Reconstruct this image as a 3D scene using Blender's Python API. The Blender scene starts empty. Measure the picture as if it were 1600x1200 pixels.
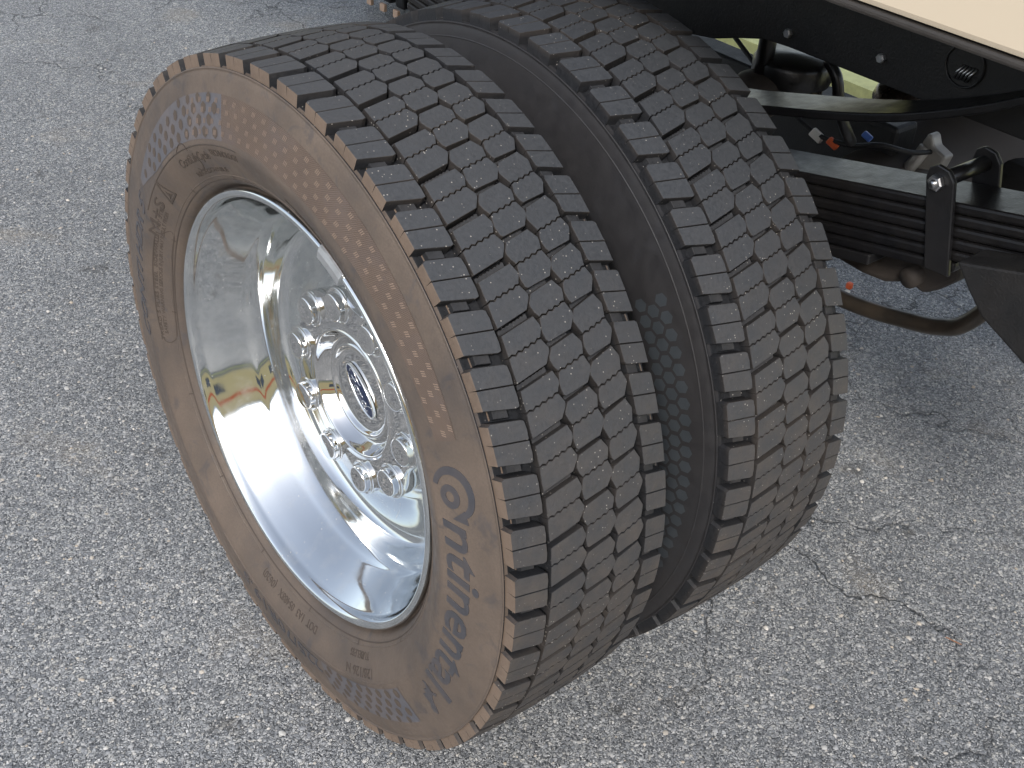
import bpy, bmesh, math, random
import numpy as np
from mathutils import Matrix, Vector
random.seed(7)
rng = np.random.default_rng(11)
R_ = math.radians
sc = bpy.context.scene
COL = sc.collection
AX = 0.405                       # axle height

# ------------------------------------------------------------------ camera
cam = bpy.data.objects.new('camera', bpy.data.cameras.new('camera'))
COL.objects.link(cam)
CAM_R = ((0.775836, 0.323181, -0.541879), (-0.628534, 0.470744, -0.619149), (0.054990, 0.820947, 0.568350))
m = Matrix(CAM_R).to_4x4()
q = m.to_quaternion(); q.normalize()
cam.matrix_world = Matrix.Translation((-0.5573, -1.0176, 0.8512 + AX)) @ q.to_matrix().to_4x4()
cam.data.sensor_width = 36.0
cam.data.lens = 36.0 * 1960 / 1600
cam.data.clip_start = 0.02
cam.data.clip_end = 500
sc.camera = cam

# ------------------------------------------------------------------ light
SUN_DIR = Vector((-0.90, -0.75, 0.86)).normalized()      # towards the sun
elev = math.asin(SUN_DIR.z)
w = bpy.data.worlds.new('World'); sc.world = w; w.use_nodes = True
nt = w.node_tree; nt.nodes.clear()
sky = nt.nodes.new('ShaderNodeTexSky'); sky.sky_type = 'NISHITA'; sky.sun_disc = False
sky.sun_elevation = elev
sky.sun_rotation = math.atan2(SUN_DIR.x, SUN_DIR.y)
sky.air_density = 1.0; sky.dust_density = 1.2; sky.ozone_density = 1.0
bg = nt.nodes.new('ShaderNodeBackground'); bg.inputs[1].default_value = 0.13
wo = nt.nodes.new('ShaderNodeOutputWorld')
hs = nt.nodes.new('ShaderNodeHueSaturation'); hs.inputs['Saturation'].default_value = .52
nt.links.new(sky.outputs[0], hs.inputs['Color']); nt.links.new(hs.outputs[0], bg.inputs[0]); nt.links.new(bg.outputs[0], wo.inputs[0])
sun = bpy.data.objects.new('sun', bpy.data.lights.new('sun', 'SUN')); COL.objects.link(sun)
sun.data.energy = 1.5; sun.data.angle = R_(12); sun.data.color = (1.0, 0.95, 0.89)
sun.rotation_euler = SUN_DIR.to_track_quat('Z', 'Y').to_euler()
sc.view_settings.view_transform = 'Standard'
sc.view_settings.look = 'None'
sc.view_settings.exposure = 1.05
sc.view_settings.gamma = 1.0
sc.view_settings.use_curve_mapping = False
sc.cycles.max_bounces = 6; sc.cycles.diffuse_bounces = 2; sc.cycles.glossy_bounces = 4
sc.cycles.use_adaptive_sampling = True; sc.cycles.adaptive_threshold = .015

# ------------------------------------------------------------------ node helpers
class NB:
    def __init__(s, name):
        s.m = bpy.data.materials.new(name); s.m.use_nodes = True
        s.t = s.m.node_tree; s.t.nodes.clear()
        s.out = s.t.nodes.new('ShaderNodeOutputMaterial')
        s.b = s.t.nodes.new('ShaderNodeBsdfPrincipled')
        s.t.links.new(s.b.outputs[0], s.out.inputs[0])
        s._co = None; s.dim = '3D'
    def n(s, kind): return s.t.nodes.new('ShaderNode' + kind)
    def l(s, a, b): s.t.links.new(a, b)
    def put(s, sock, v):
        if hasattr(v, 'is_output') or isinstance(v, bpy.types.NodeSocket): s.l(v, sock)
        elif isinstance(v, (tuple, list)) and len(v) == 3 and sock.type == 'RGBA': sock.default_value = (*v, 1)
        else: sock.default_value = v
    def co(s, which='Object'):
        if s._co is None: s._co = s.n('TexCoord')
        return s._co.outputs[which]
    def noise(s, scale, detail=4, rough=.55, vec=None, dist=0):
        k = s.n('TexNoise'); k.noise_dimensions = s.dim; k.inputs['Scale'].default_value = scale; k.inputs['Detail'].default_value = detail
        k.inputs['Roughness'].default_value = rough; k.inputs['Distortion'].default_value = dist
        s.l(vec or s.co(), k.inputs['Vector']); return k.outputs['Fac']
    def vor(s, scale, feature='F1', vec=None, rand=1.0):
        k = s.n('TexVoronoi'); k.voronoi_dimensions = s.dim; k.feature = feature; k.inputs['Scale'].default_value = scale
        k.inputs['Randomness'].default_value = rand
        s.l(vec or s.co(), k.inputs['Vector']); return k
    def ramp(s, fac, pts):
        k = s.n('ValToRGB'); e = k.color_ramp.elements
        while len(e) < len(pts): e.new(.5)
        for i, (p, c) in enumerate(pts):
            e[i].position = p; e[i].color = (c, c, c, 1) if isinstance(c, (int, float)) else (*c, 1)
        s.put(k.inputs[0], fac); return k.outputs[0]
    def mix(s, f, a, b, mode='MIX'):
        k = s.n('Mix'); k.data_type = 'RGBA'; k.blend_type = mode
        s.put(k.inputs[0], f); s.put(k.inputs[6], a); s.put(k.inputs[7], b); return k.outputs[2]
    def math(s, op, a, b=0.0, clamp=False):
        k = s.n('Math'); k.operation = op; k.use_clamp = clamp
        s.put(k.inputs[0], a); s.put(k.inputs[1], b); return k.outputs[0]
    def bump(s, h, strength=.5, dist=.001, normal=None):
        k = s.n('Bump'); k.inputs['Strength'].default_value = strength; k.inputs['Distance'].default_value = dist
        s.l(h, k.inputs['Height'])
        if normal: s.l(normal, k.inputs['Normal'])
        return k.outputs[0]
    def fin(s, col=None, rough=None, metal=None, normal=None, spec=None):
        if col is not None: s.put(s.b.inputs['Base Color'], col)
        if rough is not None: s.put(s.b.inputs['Roughness'], rough)
        if metal is not None: s.put(s.b.inputs['Metallic'], metal)
        if normal is not None: s.l(normal, s.b.inputs['Normal'])
        if spec is not None: s.put(s.b.inputs['Specular IOR Level'], spec)
        return s.m

# ------------------------------------------------------------------ materials
def mat_asphalt():
    s = NB('asphalt'); s.dim = '2D'; co = s.co()
    wob = s.n('VectorMath'); wob.operation = 'ADD'
    nv = s.n('TexNoise'); nv.noise_dimensions = '2D'; nv.inputs['Scale'].default_value = 190; nv.inputs['Detail'].default_value = 1; s.l(co, nv.inputs['Vector'])
    sc_ = s.n('VectorMath'); sc_.operation = 'SCALE'; s.l(nv.outputs['Color'], sc_.inputs[0]); sc_.inputs['Scale'].default_value = .005
    s.l(co, wob.inputs[0]); s.l(sc_.outputs[0], wob.inputs[1]); v = wob.outputs[0]
    a = s.vor(225, vec=v); ae = s.vor(225, 'DISTANCE_TO_EDGE', vec=v)
    b = s.vor(540, vec=v)
    sa = s.n('SeparateColor'); s.l(a.outputs['Color'], sa.inputs[0])
    sb = s.n('SeparateColor'); s.l(b.outputs['Color'], sb.inputs[0])
    stone = s.ramp(sa.outputs[0], [(0, (.17, .178, .19)), (.4, (.30, .312, .325)), (.72, (.47, .475, .475)), (.9, (.54, .53, .50)), (1, (.68, .66, .62))])
    fine = s.ramp(sb.outputs[0], [(0, (.065, .070, .076)), (.35, (.22, .228, .236)), (.7, (.40, .407, .41)), (.9, (.58, .58, .57)), (1, (.80, .79, .77))])
    use = s.ramp(sa.outputs[1], [(.52, 0), (.55, 1)])
    edge = s.ramp(ae.outputs['Distance'], [(.0, 0), (.10, 1)])
    bd = s.ramp(b.outputs['Distance'], [(.35, 1), (.75, 0)])
    fine = s.mix(bd, (.055, .058, .063), fine)
    st = s.mix(edge, (.045, .048, .053), stone)
    col = s.mix(use, fine, st)
    big = s.noise(2.2, 4, .6)
    col = s.mix(1.0, col, s.ramp(big, [(.3, .90), (.7, 1.14)]), 'MULTIPLY')
    col = s.mix(s.ramp(s.noise(4.3, 3, .6), [(.62, 0), (.80, .38)]), col, (.36, .30, .22))
    col = s.mix(s.ramp(s.noise(11.0, 3, .6), [(.66, 0), (.76, .5)]), col, (.07, .065, .058))
    for (sx_, sy_, sr_) in ((.523, -.493, .030), (-.20, -.13, .05)):
        dv = s.n('VectorMath'); dv.operation = 'DISTANCE'; s.l(co, dv.inputs[0]); dv.inputs[1].default_value = (sx_, sy_, 0)
        dm = s.n('MapRange'); dm.inputs['From Min'].default_value = sr_; dm.inputs['From Max'].default_value = sr_ * .3; s.l(s.math('ADD', dv.outputs['Value'], s.math('MULTIPLY', s.noise(60, 3, .6), .03)), dm.inputs['Value'])
        col = s.mix(s.math('MULTIPLY', dm.outputs[0], .55), col, (.06, .055, .045))
    cw = s.n('VectorMath'); cw.operation = 'ADD'
    cn = s.n('TexNoise'); cn.noise_dimensions = '2D'; cn.inputs['Scale'].default_value = 9; cn.inputs['Detail'].default_value = 4; s.l(co, cn.inputs['Vector'])
    cs = s.n('VectorMath'); cs.operation = 'SCALE'; s.l(cn.outputs['Color'], cs.inputs[0]); cs.inputs['Scale'].default_value = .16
    s.l(co, cw.inputs[0]); s.l(cs.outputs[0], cw.inputs[1])
    ck = s.vor(3.1, 'DISTANCE_TO_EDGE', vec=cw.outputs[0])
    gx = s.n('SeparateXYZ'); s.l(co, gx.inputs[0]); side = s.n('MapRange'); side.inputs['From Min'].default_value = .25; side.inputs['From Max'].default_value = .6; s.l(gx.outputs[0], side.inputs['Value'])
    cr = s.math('MULTIPLY', s.ramp(ck.outputs['Distance'], [(.0, 1), (.013, 0)]), s.ramp(s.noise(1.7, 1), [(.40, 0), (.54, 1)]))
    cr = s.math('MULTIPLY', cr, side.outputs[0])
    col = s.mix(s.math('MULTIPLY', cr, .85), col, (.03, .03, .032))
    ha = s.math('MULTIPLY', s.math('MULTIPLY', edge, use), s.math('ADD', s.math('MULTIPLY', sa.outputs[2], .8), .35))
    h = s.math('ADD', ha, s.math('MULTIPLY', s.math('MULTIPLY', bd, sb.outputs[1]), .7))
    h = s.math('SUBTRACT', h, s.math('MULTIPLY', cr, 1.5))
    return s.fin(col, s.ramp(sa.outputs[2], [(0, .5), (1, .8)]), normal=s.bump(h, 1.0, .0042))

def mat_gravel():
    s = NB('aggregate_stone')
    at = s.n('Attribute'); at.attribute_name = 'tone'
    c = s.ramp(at.outputs['Fac'], [(0, (.12, .128, .14)), (.35, (.29, .30, .315)), (.68, (.45, .452, .45)), (.86, (.62, .605, .57)), (.93, (.56, .47, .36)), (1, (.90, .88, .84))])
    c = s.mix(s.math('MULTIPLY', s.noise(800, 1), .6), c, (.12, .122, .126))
    return s.fin(c, .6)

def radial_dot(s, cx=0.0):
    g = s.n('NewGeometry')
    p = s.n('SeparateXYZ'); s.l(g.outputs['Position'], p.inputs[0])
    c = s.n('CombineXYZ'); s.l(p.outputs[1], c.inputs[1]); s.l(s.math('SUBTRACT', p.outputs[2], AX), c.inputs[2])
    nm = s.n('VectorMath'); nm.operation = 'NORMALIZE'; s.l(c.outputs[0], nm.inputs[0])
    d = s.n('VectorMath'); d.operation = 'DOT_PRODUCT'; s.l(nm.outputs[0], d.inputs[0]); s.l(g.outputs['True Normal'], d.inputs[1])
    return d.outputs['Value'], p.outputs[2], g.outputs['Position']

def mat_tread():
    s = NB('tread_rubber')
    d, z, pos = radial_dot(s)
    rv = s.n('VectorMath'); rv.operation = 'LENGTH'
    q1 = s.n('SeparateXYZ'); s.l(pos, q1.inputs[0]); q2 = s.n('CombineXYZ'); s.l(q1.outputs[1], q2.inputs[1]); s.l(s.math('SUBTRACT', q1.outputs[2], AX), q2.inputs[2]); s.l(q2.outputs[0], rv.inputs[0])
    lvl = s.n('MapRange'); lvl.inputs['From Min'].default_value = .3990; lvl.inputs['From Max'].default_value = .4045; s.l(rv.outputs['Value'], lvl.inputs['Value'])
    top = s.math('MULTIPLY', s.ramp(d, [(.86, 0), (.95, 1)]), lvl.outputs[0])
    n1 = s.noise(38, 3, .65, pos); n2 = s.noise(260, 2, .6, pos); n3 = s.noise(9, 2, .5, pos)
    px = s.n('SeparateXYZ'); s.l(pos, px.inputs[0])
    nx = s.n('SeparateXYZ'); s.l(s.n('NewGeometry').outputs['True Normal'], nx.inputs[0])
    butt = s.math('MULTIPLY', s.math('LESS_THAN', px.outputs[0], .012), s.ramp(s.math('MULTIPLY', nx.outputs[0], -1.0), [(.45, 0), (.8, 1)]))
    rub = s.mix(n2, (.006, .007, .009), (.018, .020, .024))
    worn = s.mix(n2, (.030, .034, .040), (.066, .071, .079)); rub = s.mix(top, rub, worn)
    low = s.n('MapRange'); low.inputs['From Min'].default_value = .72; low.inputs['From Max'].default_value = .25; s.l(z, low.inputs['Value'])
    dtop = s.math('MULTIPLY', s.math('ADD', s.math('MULTIPLY', low.outputs[0], .62), .03), s.ramp(n1, [(.3, .45), (.7, 1.25)]), True)
    dside = s.math('MULTIPLY', s.ramp(n3, [(.35, .04), (.7, .30)]), s.math('ADD', s.math('MULTIPLY', lvl.outputs[0], .8), .2))
    df = s.mix(top, dside, dtop)
    col = s.mix(df, rub, s.mix(n1, (.085, .069, .056), (.140, .112, .088)))
    col = s.mix(s.math('MULTIPLY', butt, s.ramp(n1, [(.3, .78), (.6, .97)])), col, s.mix(n3, (.140, .102, .076), (.190, .142, .108)))
    sp = s.vor(330, vec=pos); so = s.n('SeparateColor'); s.l(sp.outputs['Color'], so.inputs[0])
    dots = s.math('MULTIPLY', s.ramp(sp.outputs['Distance'], [(.16, 1), (.26, 0)]), s.ramp(so.outputs[0], [(.90, 0), (.93, 1)]))
    dots = s.math('MULTIPLY', dots, s.ramp(n3, [(.42, .25), (.58, 1)]))
    col = s.mix(s.math('MULTIPLY', dots, .75), col, (.46, .43, .39))
    ro = s.ramp(n2, [(.2, .50), (.8, .78)])
    h = s.math('ADD', n2, s.math('MULTIPLY', n1, .8))
    return s.fin(col, ro, normal=s.bump(h, .55, .0009), spec=.32)

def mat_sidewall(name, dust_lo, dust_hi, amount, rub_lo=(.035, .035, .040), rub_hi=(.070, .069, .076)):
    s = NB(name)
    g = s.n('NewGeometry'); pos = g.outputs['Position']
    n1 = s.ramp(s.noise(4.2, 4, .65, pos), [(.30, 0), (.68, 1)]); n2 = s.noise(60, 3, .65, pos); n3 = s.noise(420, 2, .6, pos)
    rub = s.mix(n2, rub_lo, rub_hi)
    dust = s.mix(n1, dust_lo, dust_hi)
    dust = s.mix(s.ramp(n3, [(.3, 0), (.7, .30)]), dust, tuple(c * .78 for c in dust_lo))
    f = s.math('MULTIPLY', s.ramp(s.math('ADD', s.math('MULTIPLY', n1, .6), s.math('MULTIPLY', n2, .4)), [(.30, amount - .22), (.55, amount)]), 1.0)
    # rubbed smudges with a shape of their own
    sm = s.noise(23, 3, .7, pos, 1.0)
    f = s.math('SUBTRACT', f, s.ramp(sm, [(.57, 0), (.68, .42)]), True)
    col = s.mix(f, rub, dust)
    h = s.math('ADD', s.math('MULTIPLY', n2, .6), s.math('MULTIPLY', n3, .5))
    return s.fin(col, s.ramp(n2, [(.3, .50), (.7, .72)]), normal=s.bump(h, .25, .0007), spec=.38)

def mat_plain(name, col, rough=.5, metal=0.0, var=.25, scale=40, bump=.15, spec=.5, dust=0.0, dust_col=(.16, .12, .085)):
    s = NB(name); pos = s.n('NewGeometry').outputs['Position']
    n = s.noise(scale, 3, .6, pos)
    c = s.mix(n, tuple(x * (1 - var) for x in col), tuple(min(1, x * (1 + var)) for x in col))
    if dust: c = s.mix(s.math('MULTIPLY', s.ramp(s.noise(scale * .3, 2, .65, pos), [(.35, 0), (.65, 1)]), dust), c, dust_col)
    return s.fin(c, s.ramp(n, [(.2, max(.02, rough - .08)), (.8, min(1, rough + .08))]), metal, normal=s.bump(s.noise(scale * 6, 1, .6, pos), bump, .0006), spec=spec)

def mat_chrome(name, col, rough, haze=.06, wave=.0, film=.12):
    s = NB(name); pos = s.n('NewGeometry').outputs['Position']
    n = s.noise(30, 5, .65, pos); n2 = s.noise(250, 3, .6, pos)
    r = s.math('ADD', s.ramp(n, [(.3, rough), (.75, rough + haze)]), s.ramp(n2, [(.66, 0), (.72, .08)]))
    c = s.mix(s.ramp(n, [(.4, 0), (.8, .12)]), col, tuple(x * .82 for x in col))
    nm = s.bump(s.noise(14, 2, .5, pos), wave, .004) if wave else None
    vd = s.vor(210, vec=pos); vs = s.n('SeparateColor'); s.l(vd.outputs['Color'], vs.inputs[0])
    spots = s.math('MULTIPLY', s.ramp(vd.outputs['Distance'], [(.10, 1), (.2, 0)]), s.ramp(vs.outputs[0], [(.86, 0), (.9, 1)]))
    dirt = s.math('MAXIMUM', s.math('MULTIPLY', spots, .55), s.ramp(n, [(.50, .0), (.78, film)]))
    c = s.mix(dirt, c, (.30, .27, .23))
    return s.fin(c, s.math('ADD', r, s.math('MULTIPLY', dirt, .5)), s.math('SUBTRACT', 1.0, dirt), normal=nm)

def mat_ribbed():
    s = NB('ribbed_rubber'); pos = s.n('NewGeometry').outputs['Position']
    at = s.n('TexCoord').outputs['UV']
    wv = s.n('TexWave'); wv.wave_type = 'BANDS'; wv.bands_direction = 'DIAGONAL'; wv.inputs['Scale'].default_value = 260; wv.inputs['Distortion'].default_value = .6
    wv.inputs['Detail'].default_value = 0; s.l(at, wv.inputs['Vector'])
    n = s.noise(16, 5, .6, pos)
    hx = s.n('TexVoronoi'); hx.inputs['Scale'].default_value = 55; hx.inputs['Randomness'].default_value = .3; s.l(at, hx.inputs['Vector'])
    hs = s.n('SeparateColor'); s.l(hx.outputs['Color'], hs.inputs[0])
    dust = s.mix(n, (.100, .074, .058), (.135, .099, .077))
    line = s.math('MULTIPLY', wv.outputs['Fac'], s.ramp(hs.outputs[0], [(.35, .35), (.6, 1)]))
    c = s.mix(s.math('MULTIPLY', line, .5), dust, (.075, .060, .056))
    c = s.mix(s.ramp(n, [(.45, 0), (.75, .5)]), c, (.10, .088, .09))
    return s.fin(c, .75, normal=s.bump(wv.outputs['Fac'], .5, .0006), spec=.3)

M = {}
M['asphalt'] = mat_asphalt()
M['gravel'] = mat_gravel()
M['tread'] = mat_tread()
M['side'] = mat_sidewall('dusty_sidewall', (.076, .060, .048), (.158, .120, .093), .90)
M['side_in'] = mat_sidewall('shaded_sidewall', (.016, .0145, .0145), (.026, .023, .022), .40, (.016, .016, .018), (.030, .030, .033))  # inner sidewall: shade between the tyres put into a darker colour
M['letter'] = mat_plain('rubbed_lettering', (.046, .048, .057), .5, var=.2, scale=70, dust=.12, dust_col=(.19, .135, .10))
M['hexfield'] = mat_plain('rubbed_band', (.082, .083, .095), .6, var=.18, scale=60, dust=.25, dust_col=(.20, .145, .11))
M['hexdust'] = mat_plain('dusty_hexagon', (.072, .054, .042), .8, var=.2, scale=60)
M['hexdark'] = mat_plain('slate_hexagon', (.034, .040, .046), .5, var=.2, scale=60)
M['tick'] = mat_plain('dust_tick', (.21, .152, .117), .8, var=.15)
M['ridge'] = mat_plain('shaded_ridge', (.055, .042, .034), .8, var=.3, scale=90)  # dark tone stands in for thin relief shadows of small lettering and ridges
M['ribbed'] = mat_ribbed()
M['alu'] = mat_chrome('polished_aluminium', (.74, .765, .77), .05, .05, .015)
M['chrome'] = mat_chrome('chrome_plate', (.74, .74, .73), .02, .02, .0)
M['emblem'] = mat_plain('emblem_blue', (.008, .016, .05), .15, var=.1, spec=.8)
M['lead'] = mat_plain('grey_weight', (.62, .63, .64), .38, .85, var=.15, scale=90)
M['black'] = mat_plain('black_paint', (.008, .008, .009), .36, var=.35, scale=50, bump=.25, dust=.10, dust_col=(.04, .032, .026))
M['blackmatt'] = mat_plain('black_coating', (.005, .005, .0055), .62, var=.5, scale=60, bump=.8, dust=.25, dust_col=(.022, .018, .015))
M['leafblack'] = mat_plain('leaf_black', (.006, .006, .007), .36, var=.4, scale=70, bump=.4, spec=.3, dust=.15, dust_col=(.03, .025, .02))
M['brown'] = mat_plain('dusty_iron', (.028, .022, .018), .75, var=.4, scale=30, bump=.6)
M['axle'] = mat_plain('dusty_axle', (.045, .04, .037), .6, var=.45, scale=16, bump=.5, dust=.6, dust_col=(.045, .032, .024))
M['steel'] = mat_plain('bolt_steel', (.45, .45, .46), .32, 1.0, var=.15)
M['pipe'] = mat_plain('bronze_pipe', (.030, .026, .022), .36, .3, var=.25, scale=60, dust=.3)
M['tan'] = mat_plain('tan_paint', (.56, .475, .36), .32, var=.04, scale=3, bump=.02)
M['cream'] = mat_plain('cream_wall', (.80, .62, .34), .7, var=.06, scale=2)
M['trim'] = mat_plain('grey_trim', (.030, .026, .023), .6, var=.3, scale=80, bump=.5)
M['can'] = mat_plain('brown_canister', (.05, .038, .030), .28, .7, var=.15)
M['orange'] = mat_plain('orange_plastic', (.75, .13, .04), .5)
M['white'] = mat_plain('white_plastic', (.75, .72, .66), .5)
M['bluep'] = mat_plain('blue_plastic', (.05, .12, .38), .5)
M['greyp'] = mat_plain('grey_bracket', (.34, .32, .29), .45, .3, var=.3, scale=50)
M['rust'] = mat_plain('bare_metal_chip', (.55, .38, .27), .6, var=.3, scale=120)
M['verge'] = mat_plain('dry_grass', (.72, .70, .30), .9, var=.35, scale=25)
M['twig'] = mat_plain('twig', (.24, .12, .07), .8)

# ------------------------------------------------------------------ mesh helpers
def link(name, me, mat, parent=None, smooth=False):
    o = bpy.data.objects.new(name, me); COL.objects.link(o)
    if mat is not None and not me.materials: me.materials.append(mat)
    if parent is not None: o.parent = parent
    if smooth:
        me.polygons.foreach_set('use_smooth', [True] * len(me.polygons))
    return o
def mk(name, v, f, mat, parent=None, smooth=False):
    me = bpy.data.meshes.new(name); me.from_pydata([tuple(p) for p in v], [], f); me.update()
    return link(name, me, mat, parent, smooth)
def tag(o, label=None, cat=None, group=None, kind=None):
    if label: o['label'] = label
    if cat: o['category'] = cat
    if group: o['group'] = group
    if kind: o['kind'] = kind
    return o
def empty(name, loc=(0, 0, 0)):
    o = bpy.data.objects.new(name, None); COL.objects.link(o); o.location = loc; o.empty_display_size = .05; return o
def sharp_by_angle(o, deg=35):
    try: o.data.set_sharp_from_angle(angle=R_(deg))
    except Exception: pass
def lathe_x(prof, n=180, rfun=None, closed=False):
    """revolve (x, r) about the X axis"""
    v = []; f = []; k = len(prof)
    for i in range(n):
        a = 2 * math.pi * i / n
        for j, (x, r) in enumerate(prof):
            rr = r if rfun is None else rfun(j, r, a)
            v.append((x, -rr * math.cos(a), rr * math.sin(a)))
    for i in range(n):
        for j in range(k - 1):
            p = i * k + j; q_ = ((i + 1) % n) * k + j
            f.append((p, p + 1, q_ + 1, q_))
    return v, f
def smooth_prof(pts, per=5):
    """Catmull-Rom through the profile points"""
    P = [np.array(p, float) for p in pts]; P = [2 * P[0] - P[1]] + P + [2 * P[-1] - P[-2]]
    out = []
    for i in range(1, len(P) - 2):
        for k in range(per):
            t = k / per
            a, b, c, d = P[i - 1], P[i], P[i + 1], P[i + 2]
            out.append(tuple(.5 * ((2 * b) + (-a + c) * t + (2 * a - 5 * b + 4 * c - d) * t * t + (-a + 3 * b - 3 * c + d) * t ** 3)))
    out.append(tuple(P[-2])); return out
def box(x0, x1, y0, y1, z0, z1):
    v = [(x, y, z) for x in (x0, x1) for y in (y0, y1) for z in (z0, z1)]
    return v, [(0, 1, 3, 2), (4, 6, 7, 5), (0, 4, 5, 1), (2, 3, 7, 6), (0, 2, 6, 4), (1, 5, 7, 3)]
def bev(o, wdt=.002, seg=2):
    md = o.modifiers.new('bevel', 'BEVEL'); md.width = wdt; md.segments = seg; md.limit_method = 'ANGLE'; return o
def tube(path, r, n=12, cap=True):
    P = [Vector(p) for p in path]; v = []; f = []
    rs = r if isinstance(r, (list, tuple)) else [r] * len(P)
    up = Vector((0.13, 0.21, .97))
    for i, p in enumerate(P):
        t = (P[min(i + 1, len(P) - 1)] - P[max(i - 1, 0)]).normalized()
        a = t.cross(up).normalized(); b = t.cross(a)
        for k in range(n):
            w_ = 2 * math.pi * k / n; v.append(p + rs[i] * (math.cos(w_) * a + math.sin(w_) * b))
    for i in range(len(P) - 1):
        for k in range(n):
            f.append((i * n + k, i * n + (k + 1) % n, (i + 1) * n + (k + 1) % n, (i + 1) * n + k))
    if cap: f.append(tuple(range(n))[::-1]); f.append(tuple(range((len(P) - 1) * n, len(P) * n)))
    return v, f
def spline(pts, per=8):
    return [tuple(p) for p in smooth_prof(pts, per)]
def join(*parts):
    v = []; f = []
    for pv, pf in parts:
        o = len(v); v += list(pv); f += [tuple(i + o for i in q_) for q_ in pf]
    return v, f
def prism(poly, d, axis='x', at=0.0):
    """extrude a (y, z) polygon by d along x"""
    n = len(poly); v = [(at, y, z) for y, z in poly] + [(at + d, y, z) for y, z in poly]
    f = [tuple(range(n)), tuple(range(2 * n - 1, n - 1, -1))] + [(i, i + n, (i + 1) % n + n, (i + 1) % n) for i in range(n)]
    return v, f

# ------------------------------------------------------------------ the ground
gme = bpy.data.meshes.new('ground'); S = 60
gme.from_pydata([(-S, -S, 0), (S, -S, 0), (S, S, 0), (-S, S, 0)], [], [(0, 1, 2, 3)])
ground = link('ground', gme, M['asphalt']); tag(ground, kind='structure')
vg = mk('grass_verge', *box(2.25, 6.5, -9, 14, .0, .05), M['verge']); tag(vg, kind='structure')

def gravel():
    n = 250000
    r = np.abs(rng.normal(0, .85, n)) + .0
    th = rng.uniform(0, 2 * np.pi, n)
    # stones are densest around the parked wheel and thin out away from it
    px = rng.uniform(-.75, 1.75, n); py = rng.uniform(-.95, 2.3, n)
    keep = (rng.uniform(0, 1, n) < np.clip(1.35 - .42 * np.hypot(px + .1, py + .3), .15, 1))
    px, py = px[keep], py[keep]; n = len(px)
    s = np.exp(rng.normal(math.log(.0014), .48, n)).clip(.0008, .0052)
    base = np.array([(1, 0, 0), (.45, .85, .05), (-.6, .75, 0), (-1, -.1, .05), (-.4, -.8, 0), (.55, -.75, 0), (.30, .2, .75), (-.35, -.1, .8), (.0, -.0, -.6)])
    tris = np.array([(0, 1, 6), (1, 2, 6), (2, 7, 6), (2, 3, 7), (3, 4, 7), (4, 5, 7), (5, 6, 7), (5, 0, 6)])
    nb = len(base)
    V = base[None] * (1 + rng.normal(0, .17, (n, nb, 3)))
    an = rng.uniform(0, 2 * np.pi, n); c, s_ = np.cos(an)[:, None], np.sin(an)[:, None]
    el = rng.uniform(.65, 1.1, (n, 1))
    X = V[:, :, 0] * c - V[:, :, 1] * s_ * el; Y = V[:, :, 0] * s_ + V[:, :, 1] * c * el; Z = V[:, :, 2] * rng.uniform(.45, .95, (n, 1))
    P = np.stack([X * s[:, None] + px[:, None], Y * s[:, None] + py[:, None], Z * s[:, None] - .0003], 2).reshape(-1, 3)
    F = (tris[None] + (np.arange(n) * nb)[:, None, None]).reshape(-1, 3)
    me = bpy.data.meshes.new('loose_aggregate')
    me.vertices.add(len(P)); me.vertices.foreach_set('co', P.ravel().astype(np.float32))
    me.loops.add(F.size); me.loops.foreach_set('vertex_index', F.ravel().astype(np.int32))
    me.polygons.add(len(F)); me.polygons.foreach_set('loop_start', (np.arange(len(F)) * 3).astype(np.int32))
    at = me.attributes.new('tone', 'FLOAT', 'POINT')
    at.data.foreach_set('value', np.repeat(rng.beta(1.05, 1.35, n), nb).astype(np.float32))
    me.update(calc_edges=True); me.validate()
    o = link('loose_aggregate', me, M['gravel'])
    tag(o, 'fine grey and pale stone chips set in the worn asphalt', 'gravel', kind='stuff')
gravel()

# ------------------------------------------------------------------ tyre
XC = .0975; PITCH = 7.2; NP = 50
def crown(x):                         # tread radius at axial position x (m)
    return .4098 - .0042 * min(1.25, abs((x - XC) / .0975)) ** 2.4
def floor_r(x): return crown(x) - .0135
SIDE = [(.0215, .2560), (.0200, .2620), (.0140, .2658), (.0080, .2692), (.0035, .2740), (-.0030, .2850), (-.0100, .2980), (-.0148, .3090), (-.0165, .3160), (-.0155, .3240), (-.0135, .3360), (-.0112, .3480), (-.0085, .3600), (-.0060, .3715), (-.0034, .3830), (-.0010, .3900)]
SIDE_S = smooth_prof(SIDE, 4)
_sr = np.array([p[1] for p in SIDE_S]); _sx = np.array([p[0] for p in SIDE_S])
def side_x(r): return float(np.interp(r, _sr, _sx))
def tyre_profile():
    a = list(SIDE_S)
    a += [(-.0016, .3906), (-.0020, .3916), (-.0012, .3926), (.0002, .3922), (.0010, .3918), (.0030, .3935), (.0060, floor_r(.006))]
    c = [(x, floor_r(x)) for x in np.linspace(.012, 2 * XC - .012, 14)]
    b = [(2 * XC - x, r) for x, r in reversed(a)]
    return a + c + b
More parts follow.
